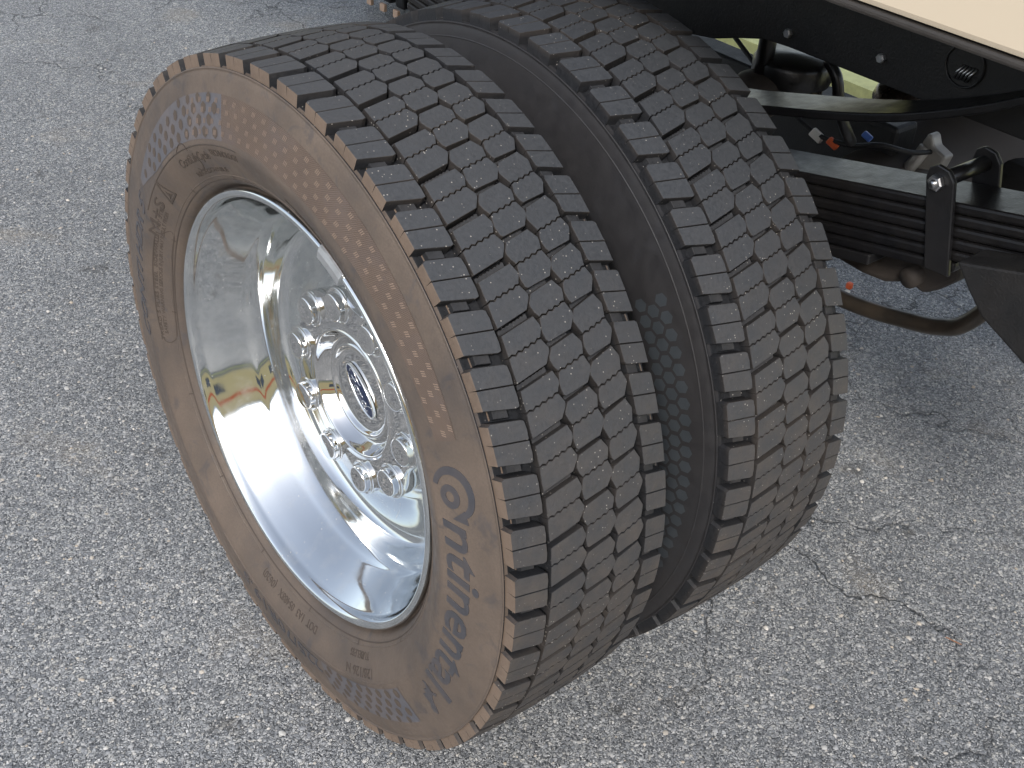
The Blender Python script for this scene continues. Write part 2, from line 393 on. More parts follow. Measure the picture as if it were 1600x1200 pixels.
def poly_offset(P, d):
    """offset a closed ccw/cw outline (x mm, arc mm) outward by d"""
    P = np.array(P, float); n = len(P)
    area = .5 * sum(P[i][0] * P[(i + 1) % n][1] - P[(i + 1) % n][0] * P[i][1] for i in range(n)); sg = 1 if area > 0 else -1
    out = []
    for i in range(n):
        e1 = P[i] - P[i - 1]; e2 = P[(i + 1) % n] - P[i]
        n1 = np.array([e1[1], -e1[0]]) / (np.linalg.norm(e1) + 1e-9) * sg; n2 = np.array([e2[1], -e2[0]]) / (np.linalg.norm(e2) + 1e-9) * sg
        b = n1 + n2; L = np.linalg.norm(b)
        if L < .3: b = n1; L = 1.0
        b = b / L; k = d / max(.55, b @ n1)
        out.append(P[i] + b * k)
    return np.array(out)
ARC = .409 * math.pi / 180 * 1000      # mm of arc per degree
def extrude_outline(P_deg, base=.45, bevel=.4, rb=None, drop=0.0, grow=.0):
    """P_deg: outline of (x mm, degrees). Returns a solid lug standing on the carcass"""
    P = [(x, a * ARC) for x, a in P_deg]
    P = [tuple(p) for p in poly_offset(P, grow)]
    Q = poly_offset(P, base); T = poly_offset(P, -bevel)
    def pt(p, r): a = p[1] / ARC; a = R_(a); return (p[0] / 1000, -r * math.cos(a), r * math.sin(a))
    v = []; n = len(P)
    for p in Q:
        r = floor_r(max(.006, min(2 * XC - .006, p[0] / 1000))) - .0006
        if rb: r = rb(p[0] / 1000, r)
        v.append(pt(p, r))
    v += [pt(p, crown(p[0] / 1000) - bevel * .0009 - drop) for p in P] + [pt(p, crown(p[0] / 1000) - drop) for p in T]
    f = []
    for lev in (0, 1):
        for i in range(n):
            j = (i + 1) % n
            f.append((lev * n + i, lev * n + j, (lev + 1) * n + j, (lev + 1) * n + i))
    f.append(tuple(range(2 * n, 3 * n)))
    return v, f
def zigzag(p0, p1, teeth, amp, phase=0):
    """points from p0 to p1 in (x mm, deg) with saw teeth across"""
    out = []
    for k in range(1, 2 * teeth):
        t = k / (2 * teeth)
        s = 1 if (k + phase) % 2 else -1
        out.append((p0[0] + (p1[0] - p0[0]) * t, p0[1] + (p1[1] - p0[1]) * t + s * amp / ARC))
    return out
def widen(P, sl, sr, e=.40):
    """push the outline outward except along the sipe"""
    A = [(x, a * ARC) for x, a in P]; B = poly_offset(A, e); out = []
    for (x, y), q_ in zip(A, B):
        t = (x - sl[0]) / (sr[0] - sl[0]); ys = (sl[1] + (sr[1] - sl[1]) * t) * ARC
        near = abs(y - ys) < 2.2 and -.02 < t < 1.02
        out.append((x, y / ARC) if near else (q_[0], q_[1] / ARC))
    return out
def block_pair(left, right, bot, top, sipe, teeth=5, amp=1.0, gap=.62, ledge=.86):
    """left/right: contours below/above the sipe; returns the two halves of one tread block"""
    (sl, sr) = sipe; g = gap / ARC
    lowz = zigzag(sl, sr, teeth, amp); hi = zigzag(sl, sr, teeth, amp)
    sh = lambda p, d: (p[0], p[1] + d)
    lower = [bot[0], bot[1]] + right[0] + [sh(sr, -g)] + [sh(p, -g) for p in reversed(lowz)] + [sh(sl, -g)] + left[0][::-1]
    upper = [sh(sl, g)] + [sh(p, g) for p in hi] + [sh(sr, g)] + right[1] + [top[1], top[0]] + left[1][::-1]
    lower = widen(lower, sl, sr); upper = widen(upper, sl, sr)
    # shallow ledge that fills the cross groove up to a narrow saw-tooth slot
    x0, x1 = top[0][0] + 1.5, top[1][0] - 1.5
    y0 = top[0][1] - .15; y1 = top[1][1] - .15
    e0, e1 = (x0, y0 + ledge), (x1, y1 + ledge)
    led = [(x0, y0), (x1, y1), e1] + zigzag(e1, e0, 8, .55) + [e0]
    return join(extrude_outline(lower), extrude_outline(upper), extrude_outline(led, base=.2, bevel=.2, drop=.0070))
def make_block_meshes():
    k = 7.2 / 7.42
    def S(l, o): return [(x, (a - o) * k) for x, a in l]
    o = 40.19
    mA = block_pair(
        (S([(42.0, 42.2)], o), S([(42.6, 45.6)], o)),
        (S([(84.6, 43.3), (85.2, 43.8)], o), S([(84.4, 46.4), (84.6, 46.9)], o)),
        S([(42.3, 40.95), (77.6, 41.9)], o), S([(43.2, 47.25), (81.0, 48.2)], o), S([(42.2, 44.3), (80.6, 45.25)], o))
    o = 40.19
    mB = block_pair(
        (S([(86.2, 37.3), (85.0, 38.2), (85.0, 38.8)], o), S([(84.6, 41.2), (82.6, 42.1), (83.4, 42.6)], o)),
        (S([(122.8, 39.0), (123.6, 39.5)], o), S([(121.4, 42.3), (122.0, 42.9)], o)),
        S([(88.0, 37.05), (115.4, 37.55)], o), S([(88.2, 43.6), (115.5, 44.35)], o), S([(87.4, 40.35), (119.6, 41.2)], o), teeth=4)
    mC = block_pair(
        (S([(125.0, 33.7), (123.8, 34.6), (124.0, 35.1)], o), S([(123.8, 37.3), (121.3, 38.2), (122.0, 38.8)], o)),
        (S([(160.0, 35.2), (160.8, 35.7)], o), S([(159.2, 38.7), (159.6, 39.2)], o)),
        S([(127.0, 33.25), (153.8, 33.8)], o), S([(127.0, 39.8), (153.8, 40.75)], o), S([(126.2, 36.25), (157.4, 37.2)], o), teeth=4)
    g = .42 / ARC
    def rb_out(x, r): return .3922 if x < .004 else r
    # outer shoulder lug: two halves, a straight sipe, corner facets
    l1 = S([(1.0, 39.25), (34.0, 38.02), (37.8, 38.15), (38.6, 39.3), (38.2, 41.0 - g), (1.0, 42.0 - g)], o)
    l2 = S([(1.0, 42.0 + g), (38.2, 41.0 + g), (38.8, 42.4), (38.0, 43.60), (35.0, 43.90), (4.6, 44.85), (1.2, 44.55)], o)
    tie = S([(13.0, 37.6), (28.0, 37.1), (28.0, 38.9), (13.0, 39.4)], o)
    mO = join(extrude_outline(l1, rb=rb_out), extrude_outline(l2, rb=rb_out), extrude_outline(tie, base=1.5, drop=.0065))
    W_ = 2 * XC
    def rb_in(x, r): return .3922 if x > W_ - .004 else r
    d1 = S([(164.0, 38.0), (165.5, 37.65), (190.0, 36.70), (193.6, 36.55), (194.0, 39.55 - g), (164.4, 40.55 - g)], o)
    d2 = S([(164.4, 40.55 + g), (194.0, 39.55 + g), (194.0, 42.4), (191.5, 42.75), (166.0, 43.65), (164.2, 43.0)], o)
    tie2 = S([(170.0, 35.9), (183.0, 35.4), (183.0, 37.2), (170.0, 37.7)], o)
    mD = join(extrude_outline(d1, rb=rb_in), extrude_outline(d2, rb=rb_in), extrude_outline(tie2, base=1.5, drop=.0065))
    out = []
    for nm, (v, f) in (('shoulder_lug', mO), ('tread_block', mA), ('tread_block', mB), ('tread_block', mC), ('shoulder_lug', mD)):
        me = bpy.data.meshes.new(nm); me.from_pydata(v, [], f); me.update(); me.materials.append(M['tread'])
        bm = bmesh.new(); bm.from_mesh(me); bmesh.ops.recalc_face_normals(bm, faces=bm.faces); bm.to_mesh(me); bm.free()
        out.append((nm, me))
    return out
BLOCKS = make_block_meshes()
def make_tyre(parent, phase, mat):
    v, f = lathe_x(tyre_profile(), 240)
    t = mk('tyre', v, f, mat, parent, True)
    t.location = (0, 0, AX)
    t.data.materials.append(M['tread'])
    prof = tyre_profile(); kk = len(prof)
    mi = []
    for i in range(240):
        for j in range(kk - 1): mi.append(1 if prof[j][1] > .3921 and prof[j + 1][1] > .3921 else 0)
    t.data.polygons.foreach_set('material_index', mi)
    bm = bmesh.new(); bm.from_mesh(t.data); bmesh.ops.recalc_face_normals(bm, faces=bm.faces); bm.to_mesh(t.data); bm.free()
    for nm, me in BLOCKS:
        for i in range(NP):
            o = bpy.data.objects.new(nm, me); COL.objects.link(o); o.parent = t
            o.rotation_euler.x = -R_(i * PITCH + 40.19 + phase)
    return t

outer = empty('outer_wheel', (0, 0, 0))
tag(outer, 'outer dual wheel with dusty brown tyre sidewall and polished aluminium rim', 'wheel')
tyre = make_tyre(outer, 0.0, M['side'])
D = .2831
inner = empty('inner_wheel', (D, 0, 0))
tag(inner, 'inner dual wheel behind the polished one, sidewall coloured dark as in shade, worn tread blocks', 'wheel')
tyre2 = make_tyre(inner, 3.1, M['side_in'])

# ---- marks on the sidewall (all in tyre space: u runs clockwise along radius r0, v outward)
def sw_pt(r, a, lift):
    return (side_x(r) - lift, -r * math.cos(R_(a)), r * math.sin(R_(a)))
def wrap(verts, r0, a0, lift0=.0002, dirn=-1):
    out = []
    for (u, v, z) in verts:
        r = r0 + v; a = a0 + dirn * math.degrees(u / r0)
        out.append(sw_pt(r, a, lift0 + z))
    return out
def text_mesh(body, size, shear=0.0, bold=0.0, depth=.0006, space=1.0, res=3):
    cu = bpy.data.curves.new('t', 'FONT'); cu.body = body; cu.size = size; cu.shear = shear; cu.offset = bold
    cu.extrude = depth / 2; cu.space_character = space; cu.resolution_u = res
    o = bpy.data.objects.new('t', cu); COL.objects.link(o)
    dg = bpy.context.evaluated_depsgraph_get(); dg.update()
    me = bpy.data.meshes.new_from_object(o.evaluated_get(dg))
    v = [tuple(p.co) for p in me.vertices]; f = [tuple(p.vertices) for p in me.polygons]
    bpy.data.objects.remove(o); bpy.data.curves.remove(cu); bpy.data.meshes.remove(me)
    return v, f
def subdivide_long(v, f, maxu):
    bm = bmesh.new(); vs = [bm.verts.new(p) for p in v]
    for q_ in f:
        try: bm.faces.new([vs[i] for i in q_])
        except ValueError: pass
    for _ in range(4):
        es = [e for e in bm.edges if e.calc_length() > maxu]
        if not es: break
        bmesh.ops.subdivide_edges(bm, edges=es, cuts=1)
    bmesh.ops.triangulate(bm, faces=bm.faces)
    bm.verts.index_update()
    return [tuple(p.co) for p in bm.verts], [tuple(x.index for x in q_.verts) for q_ in bm.faces], bm.free()
def sidetext(name, body, size, r0, a0, a1=None, parent=tyre, mat='letter', shear=0, bold=0, depth=.0007, lift=.0003, sx=None):
    v, f = text_mesh(body, size, shear, bold, depth)
    us = [p[0] for p in v]; u0, u1 = min(us), max(us)
    k = 1.0
    if a1 is not None: k = R_(abs(a0 - a1)) * r0 / (u1 - u0)
    v = [((p[0] - u0) * k, p[1], p[2]) for p in v]
    v, f, _ = subdivide_long(v, f, .02)
    return mk(name, wrap(v, r0, a0, lift), f, M[mat], parent)
# maker's name: big C whose arm sweeps over the o and ends in an arrow
def ribbon_arc(cx, cy, r_o, r_i, a0, a1, n=26, ecc=0.0, d=.0007):
    v = []; f = []
    for i in range(n + 1):
        t = i / n; a = R_(a0 + (a1 - a0) * t); th = (1 - ecc * abs(2 * t - 1) ** 1.6)
        ro = (r_o + r_i) / 2 + (r_o - r_i) / 2 * th; ri = (r_o + r_i) / 2 - (r_o - r_i) / 2 * th
        for z in (-d / 2, d / 2):
            v.append((cx + ro * math.cos(a), cy + ro * math.sin(a), z)); v.append((cx + ri * math.cos(a), cy + ri * math.sin(a), z))
    for i in range(n):
        b = i * 4; e = b + 4
        f += [(b, b + 1, e + 1, e), (b + 2, e + 2, e + 3, b + 3), (b, e, e + 2, b + 2), (b + 1, b + 3, e + 3, e + 1)]
    return v, f
def flat(poly, d=.0007):
    n = len(poly); v = [(x, y, -d / 2) for x, y in poly] + [(x, y, d / 2) for x, y in poly]
    return v, [tuple(range(n))[::-1], tuple(range(n, 2 * n))] + [(i, (i + 1) % n, (i + 1) % n + n, i + n) for i in range(n)]
NAME_R = .3255
cv = ribbon_arc(.0265, .0185, .0262, .0178, 250, 28, 40, .35)
cv = join(cv, flat([(.0415, .0290), (.0545, .0318), (.0520, .0130)]))
cv = subdivide_long(cv[0], cv[1], .01)
mk('maker_lettering', wrap(cv[0], NAME_R, 24.5, .0003), cv[1], M['letter'], tyre)
cv = ribbon_arc(.0300, .0140, .0118, .0052, 0, 360, 28)
mk('maker_lettering', wrap(cv[0], NAME_R, 24.5, .0003), cv[1], M['letter'], tyre)
sidetext('maker_lettering', 'ntinental', .058, NAME_R, 14.8, -27.5, shear=.17, bold=.0008)
horse = [(0, .004), (.004, .0), (.006, .006), (.013, .010), (.020, .008), (.026, .014), (.033, .012), (.036, .017), (.030, .019), (.036, .026), (.041, .033), (.044, .030), (.046, .036), (.040, .041), (.034, .037), (.027, .028), (.018, .022), (.010, .020), (.004, .024), (-.002, .022), (.004, .018), (.007, .013)]
hv = subdivide_long(*flat([(x * .62, y * .92) for x, y in horse]), .01)
mk('horse_emblem', wrap(hv[0], .329, -29.0, .0003), hv[1], M['letter'], tyre)
sidetext('type_lettering', 'CONTI HDR 5', .036, .3235, 189.5, 152.6, shear=.15, bold=.0006)
sidetext('size_lettering', '225/70R19.5', .034, .3270, -77.5, -110, shear=0, bold=.0002)
sidetext('code_lettering', 'DOT  1A3  05488X   (0620)', .0135, .2870, -79, -104, mat='ridge')
sidetext('load_lettering', '128/126 N', .0150, .3010, -52, -64, mat='ridge')
sidetext('load_lettering', 'TUBELESS', .0110, .2850, -54, -63, mat='ridge')
sidetext('winter_lettering', 'M+S', .0200, .2960, 158, 145.5, mat='ridge')
tv = join(flat([(0, 0), (.024, 0), (.024, .0018), (0, .0018)]), flat([(.024, 0), (.012, .028), (.0105, .0265), (.0215, .001)]), flat([(0, 0), (.0025, .001), (.0135, .0265), (.012, .028)]),
          flat([(.0065, .0035), (.0105, .0055), (.0125, .0115), (.0145, .0060), (.0180, .0035), (.0125, .0045)]))
tv = subdivide_long(tv[0], tv[1], .004)
mk('winter_symbol', wrap(tv[0], .2890, 143.5, .0006), tv[1], M['ridge'], tyre)
sidetext('brand_script', 'ContiLifeCycle', .0140, .2990, 127, 111.5, shear=.3, mat='ridge')
sw = ribbon_arc(.016, .006, .0165, .0150, 150, 20, 20, .8); sw2 = ribbon_arc(.030, .001, .0135, .0120, -10, -130, 16, .8)
for a in (sw, sw2): mk('brand_swoosh', wrap(a[0], .3010, 125.5, .0004), a[1], M['ridge'], tyre)
sidetext('brand_script', 'TECHNOLOGY', .0105, .3030, 110.3, 98.5, mat='ridge')
sidetext('warning_lettering', 'REGROOVABLE', .0075, .2840, 124, 108, mat='ridge')
for k, (r0, a0, a1, s_) in enumerate(((.2905, 83, 57, 'MAX LOAD SINGLE 3970 LBS AT 95 PSI COLD'), (.2835, 80, 52, 'MAX LOAD DUAL 3750 LBS AT 95 PSI COLD'), (.2960, -171, -196 + 360 - 360 - 18, 'TREAD 5 PLIES STEEL  SIDEWALL 1 PLY STEEL'), (.2895, -173, -212, 'SAFETY WARNING SERIOUS INJURY MAY RESULT FROM'))):
    sidetext('small_print', s_, .0062, r0, a0, a1, mat='ridge', depth=.0004)
# thin moulded ridge lines
def arc_line(name, r, a0, a1, wd=.0011, lift=.0007, parent=tyre, mat='ridge', step=1.5):
    n = max(2, int(abs(a1 - a0) / step)); v = []; f = []
    for i in range(n + 1):
        a = a0 + (a1 - a0) * i / n
        v += [sw_pt(r - wd, a, -.0002), sw_pt(r - wd * .3, a, lift), sw_pt(r + wd * .3, a, lift), sw_pt(r + wd, a, -.0002)]
    for i in range(n):
        b = i * 4
        for j in range(3): f.append((b + j, b + j + 1, b + 5 + j, b + 4 + j))
    return mk(name, v, f, M[mat], parent, True)
arc_line('moulded_ridge', .3155, 98, 152, mat='ridge')
arc_line('moulded_ridge', .3160, -120, -42, mat='side')
arc_line('moulded_ridge', .2745, 0, 360, .0009)
arc_line('moulded_ridge', .2790, 0, 360, .0009, mat='side')
for a in range(12, 360, 24):
    v = [sw_pt(.2735, a - .15, .0009), sw_pt(.2735, a + .15, .0009), sw_pt(.2800, a + .15, .0009), sw_pt(.2800, a - .15, .0009)]
    mk('moulded_tick', v, [(0, 1, 2, 3)], M['ridge'], tyre)
# rounded panel outline on the left
pan = []
for (r, a) in [(.300, 157), (.292, 156), (.283, 153.5), (.278, 155), (.2775, 160), (.2765, 170), (.2765, 180), (.278, 187), (.284, 189), (.292, 189.5), (.298, 188), (.301, 182), (.302, 170), (.301, 160)]:
    pan.append((r, a))
pp = smooth_prof(pan + [pan[0]], 4)
v = []; f = []
for i, (r, a) in enumerate(pp):
    r1, a1 = pp[(i + 1) % len(pp)]
    dr, da = r1 - r, R_(a1 - a) * .29; L = math.hypot(dr, da) + 1e-6
    nr, na = da / L * .0006, -dr / L * .0006 / .29
    v += [sw_pt(r + nr, a + math.degrees(na), .0006), sw_pt(r - nr, a - math.degrees(na), .0006)]
for i in range(len(pp) - 1): f.append((2 * i, 2 * i + 1, 2 * i + 3, 2 * i + 2))
mk('panel_outline', v, f, M['ridge'], tyre)
# decorated bands
def band(name, a0, a1, r_in, r_out, lift, mat, parent=tyre, nr=5, step=1.0):
    n = int(abs(a1 - a0) / step); v = []; f = []; uv = []
    for i in range(n + 1):
        t = i / n; a = a0 + (a1 - a0) * t
        ri, ro = (r_in(a) if callable(r_in) else r_in), (r_out(a) if callable(r_out) else r_out)
        for j in range(nr + 1):
            r = ri + (ro - ri) * j / nr; v.append(sw_pt(r, a, lift)); uv.append((R_(a) * .34, r))
    for i in range(n):
        for j in range(nr):
            b = i * (nr + 1) + j; f.append((b, b + 1, b + nr + 2, b + nr + 1))
    o = mk(name, v, f, M[mat], parent, True)
    ul = o.data.uv_layers.new(name='UV')
    for lp in o.data.loops: ul.data[lp.index].uv = uv[lp.vertex_index]
    return o
def ro_band(a): return .3675 - (.0165 * max(0, (a - 118) / 32) ** 1.6 if a > 118 else 0) - (.0 if a > 60 else .004 * (60 - a) / 32)
def ri_band(a): return .3215 + (.019 * max(0, (a - 138) / 12) ** 1.3 if a > 138 else 0) + (0 if a > 80 else .016 * (80 - a) / 52)
band('honeycomb_band', 103, 149.5, ri_band, ro_band, .0004, 'hexfield')
band('ribbed_band', 28.5, 103, ri_band, ro_band, .0004, 'ribbed')
band('honeycomb_band', -76, -41.5, .3225, .3670, .0004, 'hexfield')
def hexagon(r, a, s, lift, mat, parent=tyre, rot=0.0):
    c = [(r, a)] ; v = [sw_pt(r, a, lift)]
    for k in range(6):
        t = R_(60 * k + 30 + rot); v.append(sw_pt(r + s * math.sin(t), a + math.degrees(s * math.cos(t) / r), lift))
    return mk('hexagon', v, [(0, i + 1, (i + 1) % 6 + 1) for i in range(6)], M[mat], parent)
step_a = 4.2; rows = [.3290, .3410, .3530, .3630]
for j, r in enumerate(rows):
    for i in range(19):
        a = 147.5 - step_a * (i + (.5 if j % 2 else 0))
        if a < 105 or r > ro_band(a) - .0035 or r < ri_band(a) + .003: continue
        s_ = .0056 + .0010 * (147 - a) / 45
        hexagon(r, a, min(s_, ro_band(a) - r + .001, r - ri_band(a) + .001) , .0007, 'hexdust')
    for i in range(14):
        a = -43.4 - step_a * (i + (.5 if j % 2 else 0))
        if a < -75: continue
        hexagon(r, a, .0064 if j < 3 else .0048, .0007, 'hexdust')
tv_ = []; tf_ = []
for j, r in enumerate([.3290, .3400, .3510, .3610]):
    for i in range(42):
        a = 118 - 3.1 * (i + (.5 if j % 2 else 0)) - .8 * j
        if a < 29 or a > 128 or r > ro_band(a) - .002 or r < ri_band(a) + .002: continue
        for k in (-1, 0, 1):
            aa = a + k * .36; b = len(tv_)
            tv_ += [sw_pt(r - .0026, aa - .09 + .14, .0008), sw_pt(r - .0026, aa + .09 + .14, .0008), sw_pt(r + .0026, aa + .09 - .14, .0008), sw_pt(r + .0026, aa - .09 - .14, .0008)]
            tf_.append((b, b + 1, b + 2, b + 3))
o = mk('tick_marks', tv_, tf_, M['tick'], tyre); o['kind'] = 'stuff'
# inner tyre: slate hexagons near the tread
for j, r in enumerate([.329, .3425, .356]):
    for i in range(26):
        a = 36 - 3.0 * (i + (.5 if j % 2 else 0))
        if a < -30: continue
        hexagon(r, a, .0076, .0004, 'hexdark', tyre2)
arc_line('moulded_ridge', .3765, -40, 120, mat='side_in', parent=tyre2)

# ------------------------------------------------------------------ rims
RIM = [(.0200, .2560), (.0150, .2605), (.0105, .2625), (.0075, .2605), (.0070, .2570), (.0090, .2535), (.0140, .2510), (.0200, .2490), (.0260, .2455), (.0400, .2375), (.0550, .2300), (.0640, .2255), (.0710, .2218), (.0770, .2175), (.0860, .2128), (.0960, .2095), (.1050, .2065), (.1130, .2025), (.1180, .1940), (.1195, .1820), (.1180, .1660), (.1140, .1500), (.1090, .1370), (.1060, .1200), (.1050, .0900)]
def make_rim(parent, mat):
    v, f = lathe_x(smooth_prof(RIM, 4), 200)
    back = [(.020, .256), (.05, .245), (.12, .235), (.17, .245), (.180, .2605)]
    v, f = join((v, f), lathe_x(back, 120))
    o = mk('rim', v, f, mat, parent, True); o.location = (0, 0, AX); return o
rim = make_rim(outer, M['alu'])
rim2 = make_rim(inner, M['axle'])
# clip-on balance weight on the lip (r .262, about 78-66 degrees)
def weight():
    prof = [(.0045, .2500), (.0040, .2590), (.0058, .2650), (.0090, .2665), (.0098, .2655), (.0078, .2625), (.0085, .2575), (.0125, .2515), (.0270, .2462), (.0262, .2430), (.0110, .2475)]
    v = []; f = []; n = 10; k = len(prof)
    for i in range(n + 1):
        a = R_(73.5 - 9.0 * i / n)
        for x, r in prof: v.append((x, -r * math.cos(a), r * math.sin(a)))
    for i in range(n):
        for j in range(k): f.append((i * k + j, i * k + (j + 1) % k, (i + 1) * k + (j + 1) % k, (i + 1) * k + j))
    f.append(tuple(range(k))); f.append(tuple(range(n * k, n * k + k))[::-1])
    return v, f
wt = mk('balance_weight', *weight(), M['lead'], rim, False)

# ------------------------------------------------------------------ hub cover
def hub_r(j, r, a):
    d = math.degrees(a)
    c = math.cos(R_(10 * (d - 30)))
    if j <= 6: return r + .0050 * c * (1.0 if j <= 5 else .5)
    return r
HUB = [(.108, .1262), (.104, .1272), (.098, .1272), (.092, .1266), (.0885, .1252), (.0868, .1232), (.0861, .1210), (.0860, .1190), (.0860, .1180), (.0860, .1050), (.0860, .0900), (.0860, .0825), (.0857, .0812), (.0846, .0800), (.0840, .0788), (.0844, .0777), (.0856, .0769), (.0880, .0760), (.0940, .0725), (.1000, .0685), (.1018, .0672), (.1024, .0660), (.1024, .0645), (.1015, .0632),
       (.0980, .0612), (.0955, .0590), (.0948, .0572), (.0952, .0555), (.0972, .0540), (.0998, .0524), (.1008, .0512), (.1010, .0495), (.1010, .0440), (.1010, .0300), (.1010, .0)]
v, f = lathe_x(HUB, 200, hub_r)
cover = mk('hub_cover', v, f, M['chrome'], outer, True); cover.location = (0, 0, AX)
NUT = [(.0900, .0222), (.0860, .0222), (.0846, .0216), (.0842, .0204), (.0850, .0194), (.0852, .0184), (.0840, .0178), (.0785, .0172), (.0768, .0166), (.0760, .0152), (.0757, .0130), (.0756, .0060), (.0756, .0)]
nme = None
for k in range(10):
    a = R_(30 + 36 * k)
    if nme is None:
        v, f = lathe_x(smooth_prof(NUT, 2), 36); o = mk('lug_nut', v, f, M['chrome'], cover, True); nme = o.data
    else:
        o = bpy.data.objects.new('lug_nut', nme); COL.objects.link(o); o.parent = cover
    o.location = (0, -.1115 * math.cos(a), .1115 * math.sin(a))
# blue oval badge with a script name
EU = Vector((0, -.76, -.65)).normalized(); EV = Vector((0, -.65, .76)).normalized(); EX = Vector((-1, 0, 0))
def badge(pts): return [EU * p[0] + EV * p[1] + EX * p[2] + Vector((.1003, 0, 0)) for p in pts]
def oval(a, b, z, n=48): return [(a * math.cos(2 * math.pi * i / n), b * math.sin(2 * math.pi * i / n), z) for i in range(n)]
n = 48
rings = [oval(.0372, .0156, 0), oval(.0370, .0154, .0030), oval(.0362, .0146, .0040), oval(.0350, .0134, .0038), oval(.0345, .0127, .0026)]
bv = [p for r_ in rings for p in r_]
bf = [(l * n + i, l * n + (i + 1) % n, (l + 1) * n + (i + 1) % n, (l + 1) * n + i) for l in range(4) for i in range(n)]
mk('emblem_bezel', badge(bv), bf, M['chrome'], cover, True)
bv = oval(.0350, .0132, .0026) + [(0, 0, .0036)] + oval(.020, .0078, .0033)
bf = [(i, (i + 1) % n, n + 1 + (i + 1) % n, n + 1 + i) for i in range(n)] + [(n, n + 1 + i, n + 1 + (i + 1) % n) for i in range(n)]
mk('emblem_oval', badge(bv), bf, M['emblem'], cover, True)
strokes = [[(-.0265, .0020), (-.0285, .0055), (-.0255, .0090), (-.0190, .0098), (-.0120, .0082), (-.0060, .0085), (-.0040, .0105)],
           [(-.0130, .0080), (-.0160, .0010), (-.0185, -.0055), (-.0225, -.0085), (-.0255, -.0070), (-.0245, -.0040)],
           [(-.0215, .0005), (-.0160, .0012), (-.0110, .0025)],
           [(-.0055, .0010), (-.0085, -.0015), (-.0085, -.0055), (-.0055, -.0070), (-.0020, -.0045), (-.0025, -.0005), (-.0055, .0010), (-.0030, .0012), (.0010, .0005)],
           [(.0010, .0005), (.0035, .0018), (.0030, -.0020), (.0015, -.0068)], [(.0030, -.0020), (.0060, .0012), (.0090, .0010)],
           [(.0190, .0005), (.0155, .0012), (.0120, -.0015), (.0118, -.0055), (.0145, -.0070), (.0180, -.0040), (.0200, .0010)],
           [(.0262, .0100), (.0225, .0060), (.0195, -.0010), (.0185, -.0060), (.0210, -.0072), (.0250, -.0050)]]
sv = []; sf = []
for st in strokes:
    p3 = [(x, y * .88, .0035) for x, y in st]
    tv, tf = tube(badge(spline(p3, 5)), .00062, 6); sv, sf = join((sv, sf), (tv, tf))
mk('emblem_script', sv, sf, M['chrome'], cover, True)

# ------------------------------------------------------------------ truck body above
body = empty('truck_body', (.3, -.2, .94))
tag(body, 'tan painted truck body side with grey lower trim above the wheels', 'truck body')
def part(name, vf, mat, parent, origin, smooth=False, b=None):
    v, f = vf; o = mk(name, [(p[0] - origin[0], p[1] - origin[1], p[2] - origin[2]) for p in v], f, M[mat], parent, smooth)
    if b: bev(o, b)
    return o
BO = (.3, -.2, .94)
part('side_panel', box(.300, .330, -.70, 2.4, .9512, 1.50), 'tan', body, BO, b=.006)
part('lower_trim', box(.303, .345, -.695, 2.4, .942, .9500), 'trim', body, BO, b=.003)
part('floor_plate', box(.347, 1.70, -.69, 2.4, .975, .995), 'blackmatt', body, BO)
# chassis rail with hump, bolts and hole
rail = empty('chassis_rail', (.64, -.17, .763))
tag(rail, 'black steel chassis rail with bolts above the leaf spring', 'chassis rail')
RO = (.6, -.2, .78)
poly = [(-.80, .770), (-.14, .7700), (-.10, .7680), (-.06, .7570), (-.02, .7440), (.04, .7350), (.12, .7330), (.22, .7350), (.6, .742), (2.3, .75), (2.3, .972), (-.80, .972)]
part('rail_web', prism(poly, .012, at=.6), 'blackmatt', rail, RO, b=.002)
part('rail_flange', box(.6125, .675, -.79, -.14, .7705, .780), 'blackmatt', rail, RO)
def bolt(x, y, z, r=.008, h=.009, parent=None, origin=(0, 0, 0), mat='steel', n=6):
    v = [(x - d, y + rr * math.cos(2 * math.pi * k / n), z + rr * math.sin(2 * math.pi * k / n)) for d, rr in ((0, r), (h * .8, r), (h, r * .8)) for k in range(n)]
    f = [(l * n + k, l * n + (k + 1) % n, (l + 1) * n + (k + 1) % n, (l + 1) * n + k) for l in (0, 1) for k in range(n)] + [tuple(range(2 * n, 3 * n))]
    return part('bolt', (v, f), mat, parent, origin)
for (y, z) in ((-.136, .787), (-.269, .799)): bolt(.6, y, z, .0055, .006, rail, RO, 'lead')
hv_ = lathe_x([(.5985, .024), (.5965, .0235), (.5965, .0220), (.5985, .0215)], 28)
part('hole_ring', ([(x, y - .371, z + .823) for x, y, z in hv_[0]], hv_[1]), 'black', rail, RO, True)
v, f = lathe_x([(.5988, .0215), (.5990, .0)], 24)  # dark disc on the web, painted shade for the inside of the hole
part('hole_shadow_disc', ([(x, y - .371, z + .823) for x, y, z in v], f), 'blackmatt', rail, RO)
for k in range(5):
    part('coil', tube([(.5975, -.378 + .004 * k, .808), (.594, -.382 + .004 * k, .816), (.5975, -.386 + .004 * k, .824)], .0013, 6), 'steel', rail, RO, True)
# bump-stop bracket
bs = empty('bump_stop', (.75, 0, .58)); tag(bs, 'fuzzy brown bump stop under the chassis rail beside the canister', 'bump stop')
def lathe_z(prof, n=32):
    v, f = lathe_x(prof, n); return [(y, z, x) for x, y, z in v], f
v, f = lathe_z(smooth_prof([(.600, .020), (.612, .032), (.635, .036), (.652, .031), (.660, .016), (.662, .0)], 3), 24)
part('rubber_pad', ([(x + .75, y + .012, z) for x, y, z in v], f), 'brown', bs, (.75, 0, .58), True)
part('stem', tube([(.752, .012, .655), (.756, .014, .700), (.76, .016, .76)], .012, 12), 'black', bs, (.75, 0, .58), True)

